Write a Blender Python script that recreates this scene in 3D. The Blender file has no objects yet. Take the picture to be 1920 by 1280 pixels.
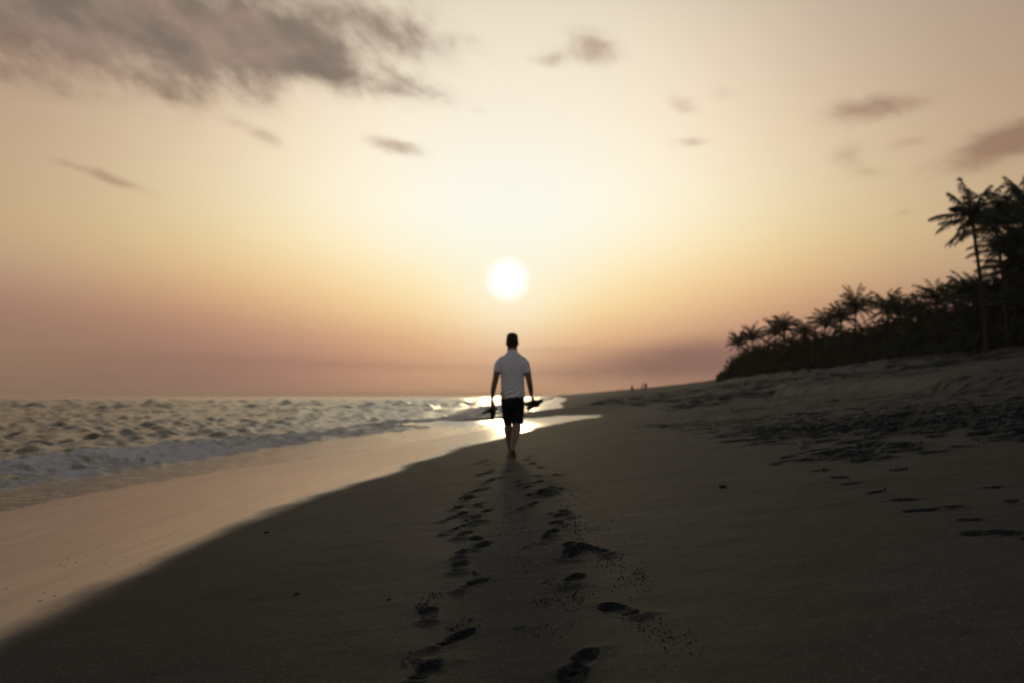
import bpy, bmesh, math, random
import numpy as np
from mathutils import Vector, Matrix

R = math.radians
random.seed(7)
rng = np.random.default_rng(11)
scene = bpy.context.scene
COL = scene.collection

# ------------------------------------------------------------------ camera
CAM_Z = 1.34
F_PX = 1867.0                      # focal length in pixels of the 1920 px photograph (35 mm lens)
PITCH = math.atan(102 / F_PX)
cam_d = bpy.data.cameras.new('camera')
cam = bpy.data.objects.new('camera', cam_d)
COL.objects.link(cam)
cam.location = (0, 0, CAM_Z)
cam.rotation_euler = (R(90) + PITCH, 0, 0)
cam_d.lens = 35.0
cam_d.sensor_width = 36.0
cam_d.clip_start = 0.05
cam_d.clip_end = 30000
cam_d.dof.use_dof = True
cam_d.dof.focus_distance = 4.4
cam_d.dof.aperture_fstop = 2.4
scene.camera = cam

scene.view_settings.view_transform = 'Standard'
scene.view_settings.look = 'None'
scene.view_settings.exposure = 0
scene.view_settings.gamma = 1
scene.render.engine = 'CYCLES'
scene.cycles.use_denoising = True
scene.cycles.max_bounces = 6
scene.cycles.caustics_reflective = False
scene.cycles.caustics_refractive = False
scene.cycles.sample_clamp_indirect = 4
scene.cycles.volume_bounces = 1

SUN_EL, SUN_AZ = 6.66, -0.25       # degrees; azimuth measured from +Y towards +X


def lin(c):
    c = c / 255.0
    return c / 12.92 if c <= 0.04045 else ((c + 0.055) / 1.055) ** 2.4


def srgb(r, g, b):
    return (lin(r), lin(g), lin(b), 1.0)


# ------------------------------------------------------------------ node helper
class E:
    """A scalar node expression."""
    def __init__(self, nt, sock):
        self.nt, self.s = nt, sock

    def _op(self, op, *others):
        n = self.nt.nodes.new('ShaderNodeMath')
        n.operation = op
        for i, o in enumerate((self,) + others):
            if isinstance(o, E):
                self.nt.links.new(o.s, n.inputs[i])
            else:
                n.inputs[i].default_value = o
        return E(self.nt, n.outputs[0])

    def __add__(self, o): return self._op('ADD', o)
    __radd__ = __add__
    def __sub__(self, o): return self._op('SUBTRACT', o)
    def __rsub__(self, o): return self._op('MULTIPLY', -1.0)._op('ADD', o)
    def __mul__(self, o): return self._op('MULTIPLY', o)
    __rmul__ = __mul__
    def __truediv__(self, o): return self._op('DIVIDE', o)
    def __pow__(self, o): return self._op('POWER', o)
    def f(self, op, *o): return self._op(op, *o)
    def gauss(self, sigma):
        q = self * (1.0 / sigma)
        return (q * q * -1.0)._op('EXPONENT')

    def smooth(self, a, b, c=0.0, d=1.0):
        n = self.nt.nodes.new('ShaderNodeMapRange')
        n.interpolation_type = 'SMOOTHSTEP'
        self.nt.links.new(self.s, n.inputs[0])
        for i, v in enumerate((a, b, c, d)):
            n.inputs[i + 1].default_value = v
        return E(self.nt, n.outputs[0])


def ramp(nt, fac, stops, interp='B_SPLINE'):
    n = nt.nodes.new('ShaderNodeValToRGB')
    n.color_ramp.interpolation = interp
    els = n.color_ramp.elements
    while len(els) < len(stops):
        els.new(0.5)
    for e, (p, c) in zip(els, stops):
        e.position = p
        e.color = c
    nt.links.new(fac.s, n.inputs[0])
    return n.outputs[0]


def mix(nt, fac, a, b, mode='MIX'):
    n = nt.nodes.new('ShaderNodeMix')
    n.data_type = 'RGBA'
    n.blend_type = mode
    n.clamp_factor = True
    for sock, v in ((n.inputs[0], fac), (n.inputs[6], a), (n.inputs[7], b)):
        if isinstance(v, E):
            nt.links.new(v.s, sock)
        elif isinstance(v, bpy.types.NodeSocket):
            nt.links.new(v, sock)
        else:
            sock.default_value = v
    return n.outputs[2]


def noise(nt, vec, scale, detail=4, rough=0.55, dist=0.0):
    n = nt.nodes.new('ShaderNodeTexNoise')
    n.inputs['Scale'].default_value = scale
    n.inputs['Detail'].default_value = detail
    n.inputs['Roughness'].default_value = rough
    n.inputs['Distortion'].default_value = dist
    if vec is not None:
        nt.links.new(vec, n.inputs['Vector'])
    return E(nt, n.outputs[0])


def combine(nt, x, y, z):
    n = nt.nodes.new('ShaderNodeCombineXYZ')
    for i, v in enumerate((x, y, z)):
        if isinstance(v, E):
            nt.links.new(v.s, n.inputs[i])
        else:
            n.inputs[i].default_value = v
    return n.outputs[0]


# ------------------------------------------------------------------ sky (world)
def px_dir(px, py):
    """azimuth / elevation in degrees of a direction given as a photograph pixel"""
    v = Vector(((px - 960) / F_PX, 1.0, (640 - py) / F_PX))
    v.rotate(Matrix.Rotation(PITCH, 3, 'X'))
    return math.degrees(math.atan2(v.x, v.y)), math.degrees(math.asin(v.z / v.length))


world = bpy.data.worlds.new('World')
scene.world = world
world.use_nodes = True
nt = world.node_tree
nt.nodes.clear()
tc = nt.nodes.new('ShaderNodeTexCoord')
sep = nt.nodes.new('ShaderNodeSeparateXYZ')
nt.links.new(tc.outputs['Generated'], sep.inputs[0])
dx, dy, dz = (E(nt, sep.outputs[i]) for i in range(3))
D = 180 / math.pi
el = dz.f('ARCSINE') * D
az = dx.f('ARCTAN2', dy) * D
a_s = az - SUN_AZ
t_el = el.f('MAXIMUM', 0.0) * (1 / 30.0)

def stops(lst):
    return [(e / 30.0, srgb(*c)) for e, c in lst]

def kn(lst):
    return [(e / 30.0, (c[0] / 1.3, c[1] / 1.3, c[2] / 1.3, 1.0)) for e, c in lst]


def gain(nt, k, sock):
    n = nt.nodes.new('ShaderNodeVectorMath')
    n.operation = 'SCALE'
    nt.links.new(sock, n.inputs[0])
    n.inputs['Scale'].default_value = k
    return n.outputs[0]


# colours measured from the photograph's sky, by elevation: towards the sun, beside it, and well to the side
centre = gain(nt, 1.3, ramp(nt, t_el, kn([ (0, (0.659, 0.365, 0.198)), (1.2, (0.663, 0.371, 0.214)), (2.4, (0.748, 0.422, 0.226)), (3.6, (0.895, 0.570, 0.276)), (5, (1.027, 0.789, 0.398)), (6.6, (1.006, 0.889, 0.556)), (8.5, (0.983, 0.963, 0.790)), (10.5, (0.976, 0.970, 0.877)), (13, (0.975, 0.937, 0.814)), (16, (0.958, 0.870, 0.700)), (19, (0.907, 0.810, 0.643)), (22.5, (0.807, 0.706, 0.546)), (30, (0.46, 0.42, 0.36))])))
middle = gain(nt, 1.3, ramp(nt, t_el, kn([ (0, (0.356, 0.184, 0.146)), (1.2, (0.299, 0.133, 0.128)), (2.4, (0.405, 0.193, 0.169)), (3.6, (0.549, 0.265, 0.194)), (5, (0.826, 0.448, 0.220)), (6.6, (1.075, 0.668, 0.256)), (8.5, (1.150, 0.894, 0.400)), (10.5, (1.150, 1.000, 0.567)), (13, (1.150, 0.978, 0.620)), (16, (1.041, 0.865, 0.579)), (19, (0.907, 0.769, 0.550)), (22.5, (0.733, 0.611, 0.437)), (30, (0.42, 0.36, 0.29))])))
edge = gain(nt, 1.3, ramp(nt, t_el, kn([ (0, (0.234, 0.142, 0.097)), (1.2, (0.266, 0.172, 0.108)), (2.4, (0.297, 0.194, 0.110)), (3.6, (0.287, 0.180, 0.118)), (5, (0.304, 0.181, 0.142)), (6.6, (0.378, 0.254, 0.197)), (8.5, (0.461, 0.310, 0.192)), (10.5, (0.450, 0.293, 0.182)), (13, (0.432, 0.283, 0.180)), (16, (0.396, 0.262, 0.179)), (19, (0.369, 0.255, 0.184)), (22.5, (0.370, 0.275, 0.205)), (30, (0.27, 0.235, 0.20))])))
back = ramp(nt, t_el, stops([
    (0, (118, 106, 100)), (5, (116, 107, 104)), (12, (110, 106, 106)), (22, (104, 103, 106)), (30, (98, 100, 104))]))

g_c = a_s.gauss(10.6)
g_m = a_s.gauss(20.0)
g_b = a_s.f('ABSOLUTE').smooth(34, 95)
back = gain(nt, 2.0, back)
col = mix(nt, g_b, edge, back)
middle = mix(nt, 1.0, middle, (1.0, 0.982, 1.02, 1), 'MULTIPLY')
col = mix(nt, g_m, col, middle)
col = mix(nt, g_c, col, centre)

# the high sky overhead comes from the physical sky model, hazed
nish = nt.nodes.new('ShaderNodeTexSky')
nish.sky_type = 'NISHITA'
nish.sun_disc = False
nish.sun_elevation = R(SUN_EL)
nish.sun_rotation = R(SUN_AZ)
nish.air_density = 1.0
nish.dust_density = 4.0
nish.ozone_density = 1.0
nsc = mix(nt, 1.0, nish.outputs[0], (0.080, 0.070, 0.060, 1), 'MULTIPLY')
col = mix(nt, el.smooth(22, 60), col, nsc)

# --- clouds: drawn in the sky sphere (azimuth, elevation), broken by noise sheared along the wind
wv = combine(nt, az * 0.064 - el * 0.044, el * 0.125 + az * 0.085, 0.0)
n1 = noise(nt, wv, 2.6, 7, 0.58, 0.35)
n2 = noise(nt, wv, 7.0, 6, 0.60, 0.2)
n3 = noise(nt, combine(nt, az * 0.24, el * 0.42, 5.0), 2.2, 6, 0.62, 0.3)
n4 = noise(nt, combine(nt, az * 0.10 - el * 0.03, el * 0.17 + az * 0.07, 2.0), 2.0, 5, 0.55, 0.2)
wob_x = (noise(nt, combine(nt, az * 0.11, el * 0.22, 3.7), 1.4, 4, 0.6) - 0.5) * 9.0
wob_y = (noise(nt, combine(nt, az * 0.11, el * 0.22, 9.1), 1.4, 4, 0.6) - 0.5) * 3.4
azw, elw = az + wob_x, el + wob_y


def blob(px, py, rx, ry, rot, strength, warp=1.0):
    """soft rotated ellipse around a sky direction; rx, ry in photograph pixels, rot in degrees (down to the right > 0)"""
    a0, e0 = px_dir(px, py)
    k = math.degrees(1 / F_PX)
    c, s = math.cos(R(rot)), math.sin(R(rot))
    if warp:
        xx, yy = az + wob_x * warp - a0, el + wob_y * warp - e0
    else:
        xx, yy = az - a0, el - e0
    u = (xx * c - yy * s) * (1 / (rx * k))
    v = (xx * s + yy * c) * (1 / (ry * k))
    return ((u * u + v * v) * -1.0).f('EXPONENT') * strength


big = [(60, 0, 340, 112, 2, 1.35), (330, 55, 310, 70, 4, 1.30), (480, 95, 190, 40, 10, 0.65),
       (600, 25, 220, 45, 8, 0.75), (760, 40, 110, 55, 25, 0.85), (640, 135, 95, 40, 24, 0.85),
       (470, 170, 60, 26, 28, 0.62), (330, 165, 70, 26, 24, 0.60), (780, 168, 75, 20, 12, 0.85),
       (30, 145, 90, 26, 10, 0.55), (150, 175, 60, 14, 12, 0.32)]
small = [(485, 250, 65, 17, 22, 0.52), (745, 275, 62, 15, 10, 0.80), (195, 332, 92, 10, 15, 0.62),
         (893, 207, 20, 8, 5, 0.32), (1105, 90, 75, 34, 10, 0.62), (1030, 112, 45, 14, 0, 0.48),
         (1645, 202, 95, 24, -4, 0.80), (1868, 278, 105, 30, -12, 0.85), (1920, 255, 60, 24, 0, 0.45),
         (1292, 268, 44, 11, 2, 0.52), (1585, 290, 38, 24, 0, 0.46), (1275, 195, 38, 20, 20, 0.46), (1355, 172, 28, 14, 0, 0.40),
         (1690, 400, 20, 8, -8, 0.32), (1700, 268, 50, 11, -5, 0.36), (1630, 320, 40, 14, 5, 0.3), (1110, 75, 36, 14, 25, 0.2)]
cb = None
for b in big:
    e_ = blob(*b, warp=0.55)
    cb = e_ if cb is None else cb + e_
cs = None
for b in small:
    e_ = blob(*b, warp=0.16)
    cs = e_ if cs is None else cs + e_
nn = n1 * 0.7 + n2 * 0.3
dens_b = (cb * (nn * 1.2 + 0.25) + (nn - 0.5) * 2.6 * cb.f('MINIMUM', 0.7) + (n3 - 0.5) * 0.7 * cb.f('MINIMUM', 0.7)).smooth(0.05, 1.55)
dens_s = (cs * (nn * 1.1 + 0.45) + (n3 - 0.5) * 2.0 * cs.f('MINIMUM', 0.5)).smooth(0.08, 1.0)
# low bank of murk over the horizon, right of the sun, and thin streaks left of it
bank = (blob(1250, 688, 250, 30, -3, 0.80, 0.05) + blob(1330, 652, 200, 18, -3, 0.42, 0.05)
        + blob(700, 684, 260, 8, 1, 0.22, 0.06) + blob(260, 668, 260, 10, 0, 0.14, 0.06) + blob(1020, 655, 110, 7, -2, 0.16, 0.06)
        + blob(1010, 700, 90, 7, 0, 0.16, 0.06)) * (nn * 0.8 + 0.6)
dark = mix(nt, 1.0, col, srgb(150, 138, 135), 'MULTIPLY')
cloud_col = mix(nt, 0.45, dark, srgb(140, 114, 102))
cloud_c2 = mix(nt, cb.smooth(0.5, 1.9), cloud_col, mix(nt, n4.smooth(0.35, 0.66), srgb(117, 105, 95), srgb(152, 130, 117)))
col = mix(nt, dens_b * 0.93, col, cloud_c2)
soft = mix(nt, 1.0, col, srgb(202, 188, 182), 'MULTIPLY')
col = mix(nt, dens_s * 0.95, col, mix(nt, 0.22, soft, srgb(150, 120, 112)))
col = mix(nt, bank, col, mix(nt, 0.62, dark, srgb(142, 112, 104)))

# sun disc seen through the haze
s_dir = Vector((math.sin(R(SUN_AZ)) * math.cos(R(SUN_EL)), math.cos(R(SUN_AZ)) * math.cos(R(SUN_EL)), math.sin(R(SUN_EL))))
dot = dx * s_dir.x + dy * s_dir.y + dz * s_dir.z
ang = dot.f('MINIMUM', 1.0).f('ARCCOSINE') * D
col = mix(nt, ang.gauss(3.4) * 0.62, col, (1.0, 0.955, 0.80, 1))
disc = ang.smooth(1.52, 0.60)
col = mix(nt, disc, col, (1.25, 1.2, 1.1, 1))
bg = nt.nodes.new('ShaderNodeBackground')
bg.inputs['Strength'].default_value = 1.0
nt.links.new(col, bg.inputs['Color'])
wo = nt.nodes.new('ShaderNodeOutputWorld')
nt.links.new(bg.outputs[0], wo.inputs[0])

# ------------------------------------------------------------------ sun lamp
sl = bpy.data.lights.new('sun', 'SUN')
sl.energy = 0.14
sl.color = (1.0, 0.76, 0.40)
sl.angle = R(1.6)
so = bpy.data.objects.new('sun', sl)
COL.objects.link(so)
so.rotation_euler = (-s_dir).to_track_quat('-Z', 'Y').to_euler()
so.location = s_dir * 50


# ------------------------------------------------------------------ materials
def new_mat(name):
    m = bpy.data.materials.new(name)
    m.use_nodes = True
    t = m.node_tree
    b = t.nodes['Principled BSDF']
    return m, t, b


def simple_mat(name, color, rough=0.7, var=0.25, scale=30, spec=0.5, bump=0.0):
    m, t, b = new_mat(name)
    c = t.nodes.new('ShaderNodeTexCoord')
    n = noise(t, c.outputs['Object'], scale, 4)
    lo = tuple(x * (1 - var) for x in color[:3]) + (1,)
    hi = tuple(min(1, x * (1 + var)) for x in color[:3]) + (1,)
    o = ramp(t, n, [(0.3, lo), (0.7, hi)], 'LINEAR')
    t.links.new(o, b.inputs['Base Color'])
    b.inputs['Roughness'].default_value = rough
    b.inputs['Specular IOR Level'].default_value = spec
    if bump:
        bn = t.nodes.new('ShaderNodeBump')
        bn.inputs['Strength'].default_value = 1
        bn.inputs['Distance'].default_value = bump
        t.links.new(n.s, bn.inputs['Height'])
        t.links.new(bn.outputs[0], b.inputs['Normal'])
    return m


def sand_material():
    m, t, b = new_mat('beach sand')
    g = t.nodes.new('ShaderNodeNewGeometry')
    pos = g.outputs['Position']
    at = t.nodes.new('ShaderNodeAttribute')
    at.attribute_name = 'wet'
    wet0 = E(t, at.outputs['Fac'])
    mp = t.nodes.new('ShaderNodeMapping')
    mp.inputs['Scale'].default_value = (1.0, 0.22, 1.0)
    mp.inputs['Rotation'].default_value = (0, 0, R(-8))
    t.links.new(pos, mp.inputs['Vector'])
    streak = noise(t, mp.outputs[0], 1.3, 5, 0.6)
    wet = (wet0 + (streak - 0.5) * 0.30 * (wet0 * (1.0 - wet0) * 4.0)).smooth(0.12, 0.88)
    fine = noise(t, pos, 420, 2, 0.7)
    grain = noise(t, pos, 140, 3, 0.7)
    patch = noise(t, pos, 0.9, 5, 0.6)
    # colour: dark volcanic sand
    mid = noise(t, pos, 38, 3, 0.6)
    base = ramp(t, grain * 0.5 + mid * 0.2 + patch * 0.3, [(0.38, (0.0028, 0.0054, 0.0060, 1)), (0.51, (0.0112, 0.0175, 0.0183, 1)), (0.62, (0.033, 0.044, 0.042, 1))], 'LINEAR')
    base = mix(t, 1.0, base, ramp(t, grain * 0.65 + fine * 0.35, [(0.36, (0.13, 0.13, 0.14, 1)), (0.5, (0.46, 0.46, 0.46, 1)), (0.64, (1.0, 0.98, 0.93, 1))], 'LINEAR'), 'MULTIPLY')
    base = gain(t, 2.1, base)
    # sparse sparkling grains, their warm glint put into the colour
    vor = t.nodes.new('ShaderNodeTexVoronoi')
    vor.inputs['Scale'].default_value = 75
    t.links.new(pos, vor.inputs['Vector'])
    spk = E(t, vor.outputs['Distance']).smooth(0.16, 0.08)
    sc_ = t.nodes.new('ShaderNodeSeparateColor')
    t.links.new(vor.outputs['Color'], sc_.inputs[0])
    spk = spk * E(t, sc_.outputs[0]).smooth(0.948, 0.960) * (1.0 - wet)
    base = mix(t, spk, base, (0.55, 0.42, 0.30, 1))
    ad = t.nodes.new('ShaderNodeAttribute')
    ad.attribute_name = 'damp_shade'
    damp_shade = (E(t, ad.outputs['Fac']) * (grain * 0.9 + 0.55)).f('MINIMUM', 1.0)
    base = mix(t, damp_shade, base, mix(t, 1.0, base, (0.42, 0.44, 0.46, 1), 'MULTIPLY'))  # shade of pits and tracks painted in along with damp sand's tone
    wetc = mix(t, 1.0, base, (0.55, 0.52, 0.50, 1), 'MULTIPLY')
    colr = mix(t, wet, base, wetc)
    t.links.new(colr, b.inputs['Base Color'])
    # tiny bubble pits left by the swash: dull specks in the film
    vb = t.nodes.new('ShaderNodeTexVoronoi')
    vb.inputs['Scale'].default_value = 15
    mpb = t.nodes.new('ShaderNodeMapping')
    mpb.inputs['Scale'].default_value = (1.0, 0.55, 1.0)
    t.links.new(pos, mpb.inputs['Vector'])
    t.links.new(mpb.outputs[0], vb.inputs['Vector'])
    sb = t.nodes.new('ShaderNodeSeparateColor')
    t.links.new(vb.outputs['Color'], sb.inputs[0])
    pit = E(t, vb.outputs['Distance']).smooth(0.16, 0.08) * E(t, sb.outputs[1]).smooth(0.62, 0.66) * noise(t, pos, 1.1, 3).smooth(0.46, 0.60)
    mp3 = t.nodes.new('ShaderNodeMapping')
    mp3.inputs['Scale'].default_value = (2.4, 0.10, 1.0)
    mp3.inputs['Rotation'].default_value = (0, 0, R(-5))
    t.links.new(pos, mp3.inputs['Vector'])
    line = noise(t, mp3.outputs[0], 1.7, 5, 0.62, 0.2)
    rough = wet * -0.56 + 0.72 + streak * 0.06 + (line - 0.5) * wet * 0.16 + pit * wet * 0.45 - spk * 0.5
    t.links.new(rough.f('MAXIMUM', 0.05).s, b.inputs['Roughness'])
    spec = wet * 0.21 + 0.17
    t.links.new(spec.s, b.inputs['Specular IOR Level'])
    # relief: grains and small ripples on dry sand, faint drainage lines on wet sand
    mp2 = t.nodes.new('ShaderNodeMapping')
    mp2.inputs['Scale'].default_value = (0.35, 1.0, 1.0)
    mp2.inputs['Rotation'].default_value = (0, 0, R(14))
    t.links.new(pos, mp2.inputs['Vector'])
    rip = noise(t, mp2.outputs[0], 9, 4, 0.6, 0.4)
    dry = 1.0 - wet
    h = (fine * 0.0026 + grain * 0.0060 + mid * 0.006 + rip * 0.010) * (dry * 0.96 + 0.02) + streak * wet * 0.010 + line * wet * 0.006 - pit * wet * 0.004
    bn = t.nodes.new('ShaderNodeBump')
    bn.inputs['Strength'].default_value = 1.0
    bn.inputs['Distance'].default_value = 1.0
    t.links.new(h.s, bn.inputs['Height'])
    t.links.new(bn.outputs[0], b.inputs['Normal'])
    return m


def water_material():
    m, t, b = new_mat('sea water and foam')
    g = t.nodes.new('ShaderNodeNewGeometry')
    pos = g.outputs['Position']
    at = t.nodes.new('ShaderNodeAttribute')
    at.attribute_name = 'foam'
    f0 = E(t, at.outputs['Fac'])
    nf = noise(t, pos, 5.5, 7, 0.68, 0.5)
    nf2 = noise(t, pos, 1.6, 5, 0.6, 0.4)
    foam = (f0 * 0.80 + (nf * 0.6 + nf2 * 0.4 - 0.5) * 3.4 * f0.f('MINIMUM', 0.8)).smooth(0.25, 0.80)
    c = mix(t, foam, (0.022, 0.046, 0.034, 1), mix(t, nf, (0.52, 0.49, 0.46, 1), (0.94, 0.91, 0.87, 1)))
    t.links.new(c, b.inputs['Base Color'])
    t.links.new((foam * 0.72 + 0.15).s, b.inputs['Roughness'])
    b.inputs['IOR'].default_value = 1.33
    mp = t.nodes.new('ShaderNodeMapping')
    mp.inputs['Scale'].default_value = (1.0, 0.6, 1.0)
    t.links.new(pos, mp.inputs['Vector'])
    r1 = noise(t, mp.outputs[0], 4.2, 5, 0.62, 0.3)
    ash = t.nodes.new('ShaderNodeAttribute')
    ash.attribute_name = 'shallow'
    shal = E(t, ash.outputs['Fac'])
    r2 = noise(t, mp.outputs[0], 8.0, 4, 0.6, 0.4)
    r3 = noise(t, mp.outputs[0], 0.42, 4, 0.6, 0.3)
    h = r3 * 0.14 * (1.0 - shal) + r1 * (shal * 0.06 + 0.10) * (1.0 - foam * 0.5) + r2 * shal * 0.085 + nf * foam * 0.07
    bn = t.nodes.new('ShaderNodeBump')
    bn.inputs['Strength'].default_value = 1.0
    bn.inputs['Distance'].default_value = 1.0
    t.links.new(h.s, bn.inputs['Height'])
    t.links.new(bn.outputs[0], b.inputs['Normal'])
    return m


M_SAND = sand_material()
M_SEA = water_material()
M_CLOD = simple_mat('moist sand clod', (0.030, 0.033, 0.032), 0.9, 0.3, 60, 0.2)
M_LEAF = simple_mat('palm leaf', (0.028, 0.040, 0.020), 0.6, 0.4, 2.0, 0.3)
M_SCRUB = simple_mat('scrub leaf', (0.030, 0.038, 0.018), 0.8, 0.4, 0.35, 0.2)
M_TRUNK = simple_mat('palm bark', (0.032, 0.028, 0.022), 0.9, 0.35, 4, 0.2)
M_SKIN = simple_mat('tanned skin', (0.22, 0.135, 0.095), 0.55, 0.12, 12, 0.4)
M_HAIR = simple_mat('dark brown hair', (0.018, 0.012, 0.009), 0.6, 0.4, 160, 0.4, 0.003)
M_SHIRT = simple_mat('white cotton', (0.76, 0.735, 0.715), 0.9, 0.05, 40, 0.2)
M_SHORTS = simple_mat('black cotton', (0.012, 0.010, 0.010), 0.9, 0.3, 60, 0.2)
M_RUBBER = simple_mat('black rubber', (0.012, 0.011, 0.011), 0.75, 0.2, 40, 0.3)
M_DARKCLOTH = simple_mat('dark clothing', (0.03, 0.028, 0.03), 0.9, 0.2, 10, 0.2)
M_STONE = simple_mat('wet pebble', (0.02, 0.02, 0.018), 0.6, 0.3, 60, 0.4)


# ------------------------------------------------------------------ object helpers
def mesh_obj(name, verts, faces, mat, parent=None, smooth=False):
    me = bpy.data.meshes.new(name)
    me.from_pydata([tuple(v) for v in verts], [], faces)
    me.materials.append(mat)
    if smooth:
        me.polygons.foreach_set('use_smooth', [True] * len(me.polygons))
    me.update()
    o = bpy.data.objects.new(name, me)
    COL.objects.link(o)
    if parent:
        o.parent = parent
    return o


def thing(name, label, cat, loc=(0, 0, 0), rot=(0, 0, 0), group=None):
    o = bpy.data.objects.new(name, None)
    o.empty_display_size = 0.2
    COL.objects.link(o)
    o.location = loc
    o.rotation_euler = rot
    return tag(o, label, cat, group)


def tag(o, label=None, cat=None, group=None, kind=None):
    if label: o['label'] = label
    if cat: o['category'] = cat
    if group: o['group'] = group
    if kind: o['kind'] = kind
    return o


def dup(root, loc, rot, scale=(1, 1, 1), label=None):
    r = root.copy()
    COL.objects.link(r)
    r.location, r.rotation_euler, r.scale = loc, rot, scale
    if label: r['label'] = label
    for ch in list(root.children):
        c = ch.copy()
        COL.objects.link(c)
        c.parent = r
        for g in list(ch.children):
            d = g.copy()
            COL.objects.link(d)
            d.parent = c
    return r


def grid_mesh(name, X, Y, Z, mat, attrs, keep=None):
    """one sheet from 2-D arrays, columns closed by the caller"""
    nr, nc = X.shape
    co = np.stack([X, Y, Z], -1).reshape(-1, 3).astype(np.float32)
    i = np.arange(nr * nc).reshape(nr, nc)
    q = np.stack([i[:-1, :-1], i[:-1, 1:], i[1:, 1:], i[1:, :-1]], -1).reshape(-1, 4)
    if keep is not None:
        k = keep.reshape(-1)
        q = q[k[q].any(1)]
        used = np.zeros(len(co), bool)
        used[q.ravel()] = True
        new = np.cumsum(used) - 1
        co = co[used]
        q = new[q]
        attrs = {a: v.reshape(-1)[used] for a, v in attrs.items()}
    me = bpy.data.meshes.new(name)
    me.vertices.add(len(co))
    me.vertices.foreach_set('co', co.ravel())
    me.loops.add(q.size)
    me.loops.foreach_set('vertex_index', q.ravel().astype(np.int32))
    me.polygons.add(len(q))
    me.polygons.foreach_set('loop_start', (np.arange(len(q)) * 4).astype(np.int32))
    me.polygons.foreach_set('loop_total', np.full(len(q), 4, np.int32))
    me.polygons.foreach_set('use_smooth', np.ones(len(q), bool))
    me.update(calc_edges=True)
    me.validate()
    for a, v in attrs.items():
        at = me.attributes.new(a, 'FLOAT', 'POINT')
        at.data.foreach_set('value', v.reshape(-1).astype(np.float32))
    me.materials.append(mat)
    o = bpy.data.objects.new(name, me)
    COL.objects.link(o)
    return o


# ------------------------------------------------------------------ numpy noise
PERM = rng.random((256, 256))


def vnoise(x, y):
    xi, yi = np.floor(x).astype(int), np.floor(y).astype(int)
    fx, fy = x - xi, y - yi
    fx = fx * fx * fx * (fx * (fx * 6 - 15) + 10)
    fy = fy * fy * fy * (fy * (fy * 6 - 15) + 10)
    a, b = xi & 255, yi & 255
    a1, b1 = (xi + 1) & 255, (yi + 1) & 255
    return (PERM[a, b] * (1 - fx) + PERM[a1, b] * fx) * (1 - fy) + (PERM[a, b1] * (1 - fx) + PERM[a1, b1] * fx) * fy


def fbm(x, y, octv=4, gain=0.5):
    s, amp, tot = 0, 1, 0
    for k in range(octv):
        s = s + amp * vnoise(x * 2 ** k + 17.3 * k, y * 2 ** k + 5.1 * k)
        tot += amp
        amp *= gain
    return s / tot - 0.5


def sstep(a, b, x):
    t = np.clip((x - a) / (b - a), 0, 1)
    return t * t * (3 - 2 * t)


# ------------------------------------------------------------------ beach shape
_ye = np.array([-80, 0, 4.3, 6, 7.5, 9.5, 12.7, 20, 29.4, 43, 58, 70, 85, 100, 140, 218, 400, 1000, 2500])
_xe = np.array([-2.1, -2.1, -2.23, -2.26, -2.22, -2.05, -1.77, -1.19, -0.16, 2.3, 5.4, 5.6, 4.9, 5.0, 6.6, 11.5, 22, 48, 110])
_yt = np.arange(-80, 2500, 0.25)
_xt = np.interp(_yt, _ye, _xe)
_k = np.hanning(25)
_xt = np.convolve(np.pad(_xt, 12, mode='edge'), _k / _k.sum(), 'valid')


def seg_dist(X, Y, pts):
    d = np.full(np.shape(X), 1e9)
    for (x0, y0), (x1, y1) in zip(pts[:-1], pts[1:]):
        vx, vy = x1 - x0, y1 - y0
        t = np.clip(((X - x0) * vx + (Y - y0) * vy) / (vx * vx + vy * vy), 0, 1)
        d = np.minimum(d, np.hypot(X - x0 - t * vx, Y - y0 - t * vy))
    return d


def base_z(X, Y):
    X = np.asarray(X, float)
    Y = np.asarray(Y, float)
    s = X - np.interp(Y, _yt, _xt)
    up = 0.30 + 0.10 * s + 0.0013 * s * s
    cap = 6.2
    up = np.where(up > 4.0, 4.0 + (cap - 4.0) * (1 - np.exp(-(up - 4.0) / (cap - 4.0))), up)
    dn = 0.30 + 0.065 * s
    dn = np.where(s < -4.6, 0.09 * (s + 4.6), dn)
    z = np.where(s > 0, up, dn)
    z = np.maximum(z, -3.0)
    # sand spit beyond the wet hollow
    d = seg_dist(X, Y, [(-3.4, 46.5), (-0.6, 54), (2.6, 68), (9, 88)])
    z = z + 0.44 * np.exp(-(d / 2.5) ** 2)
    # broad undulation of the dry sand
    far = sstep(1.0, 9.0, s)
    z = z + far * 0.35 * fbm(X * 0.11 + 3, Y * 0.045 + 7, 3)
    return z


def hit(px, py, dz_=0.0):
    """where the ray through a photograph pixel meets the beach"""
    v = Vector(((px - 960) / F_PX, 1.0, (640 - py) / F_PX))
    v.rotate(Matrix.Rotation(PITCH, 3, 'X'))
    ts = np.geomspace(1.2, 900, 6000)
    zz = CAM_Z + v.z * ts - base_z(v.x * ts, v.y * ts) - dz_
    i = int(np.argmax(zz < 0)) or len(ts) - 1
    t0, t1 = ts[i - 1], ts[i]
    f = zz[i - 1] / (zz[i - 1] - zz[i] + 1e-12)
    t = t0 + f * (t1 - t0)
    return float(v.x * t), float(v.y * t)


# footprints of the walk: (toe x, toe y, heel x, heel y) or one point, in the photograph's pixels
Z4 = lambda a, b: (740 + a * 0.3515, 830 + b * 0.3515)
prints = []          # (x, y, direction, length, depth)


def add_print(a, b, ang=None, size=1.0, depth=0.026):
    x, y = hit(*Z4(a, b))
    prints.append((x, y, ang if ang is not None else random.uniform(-0.25, 0.35), 0.26 * size, depth))


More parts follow.
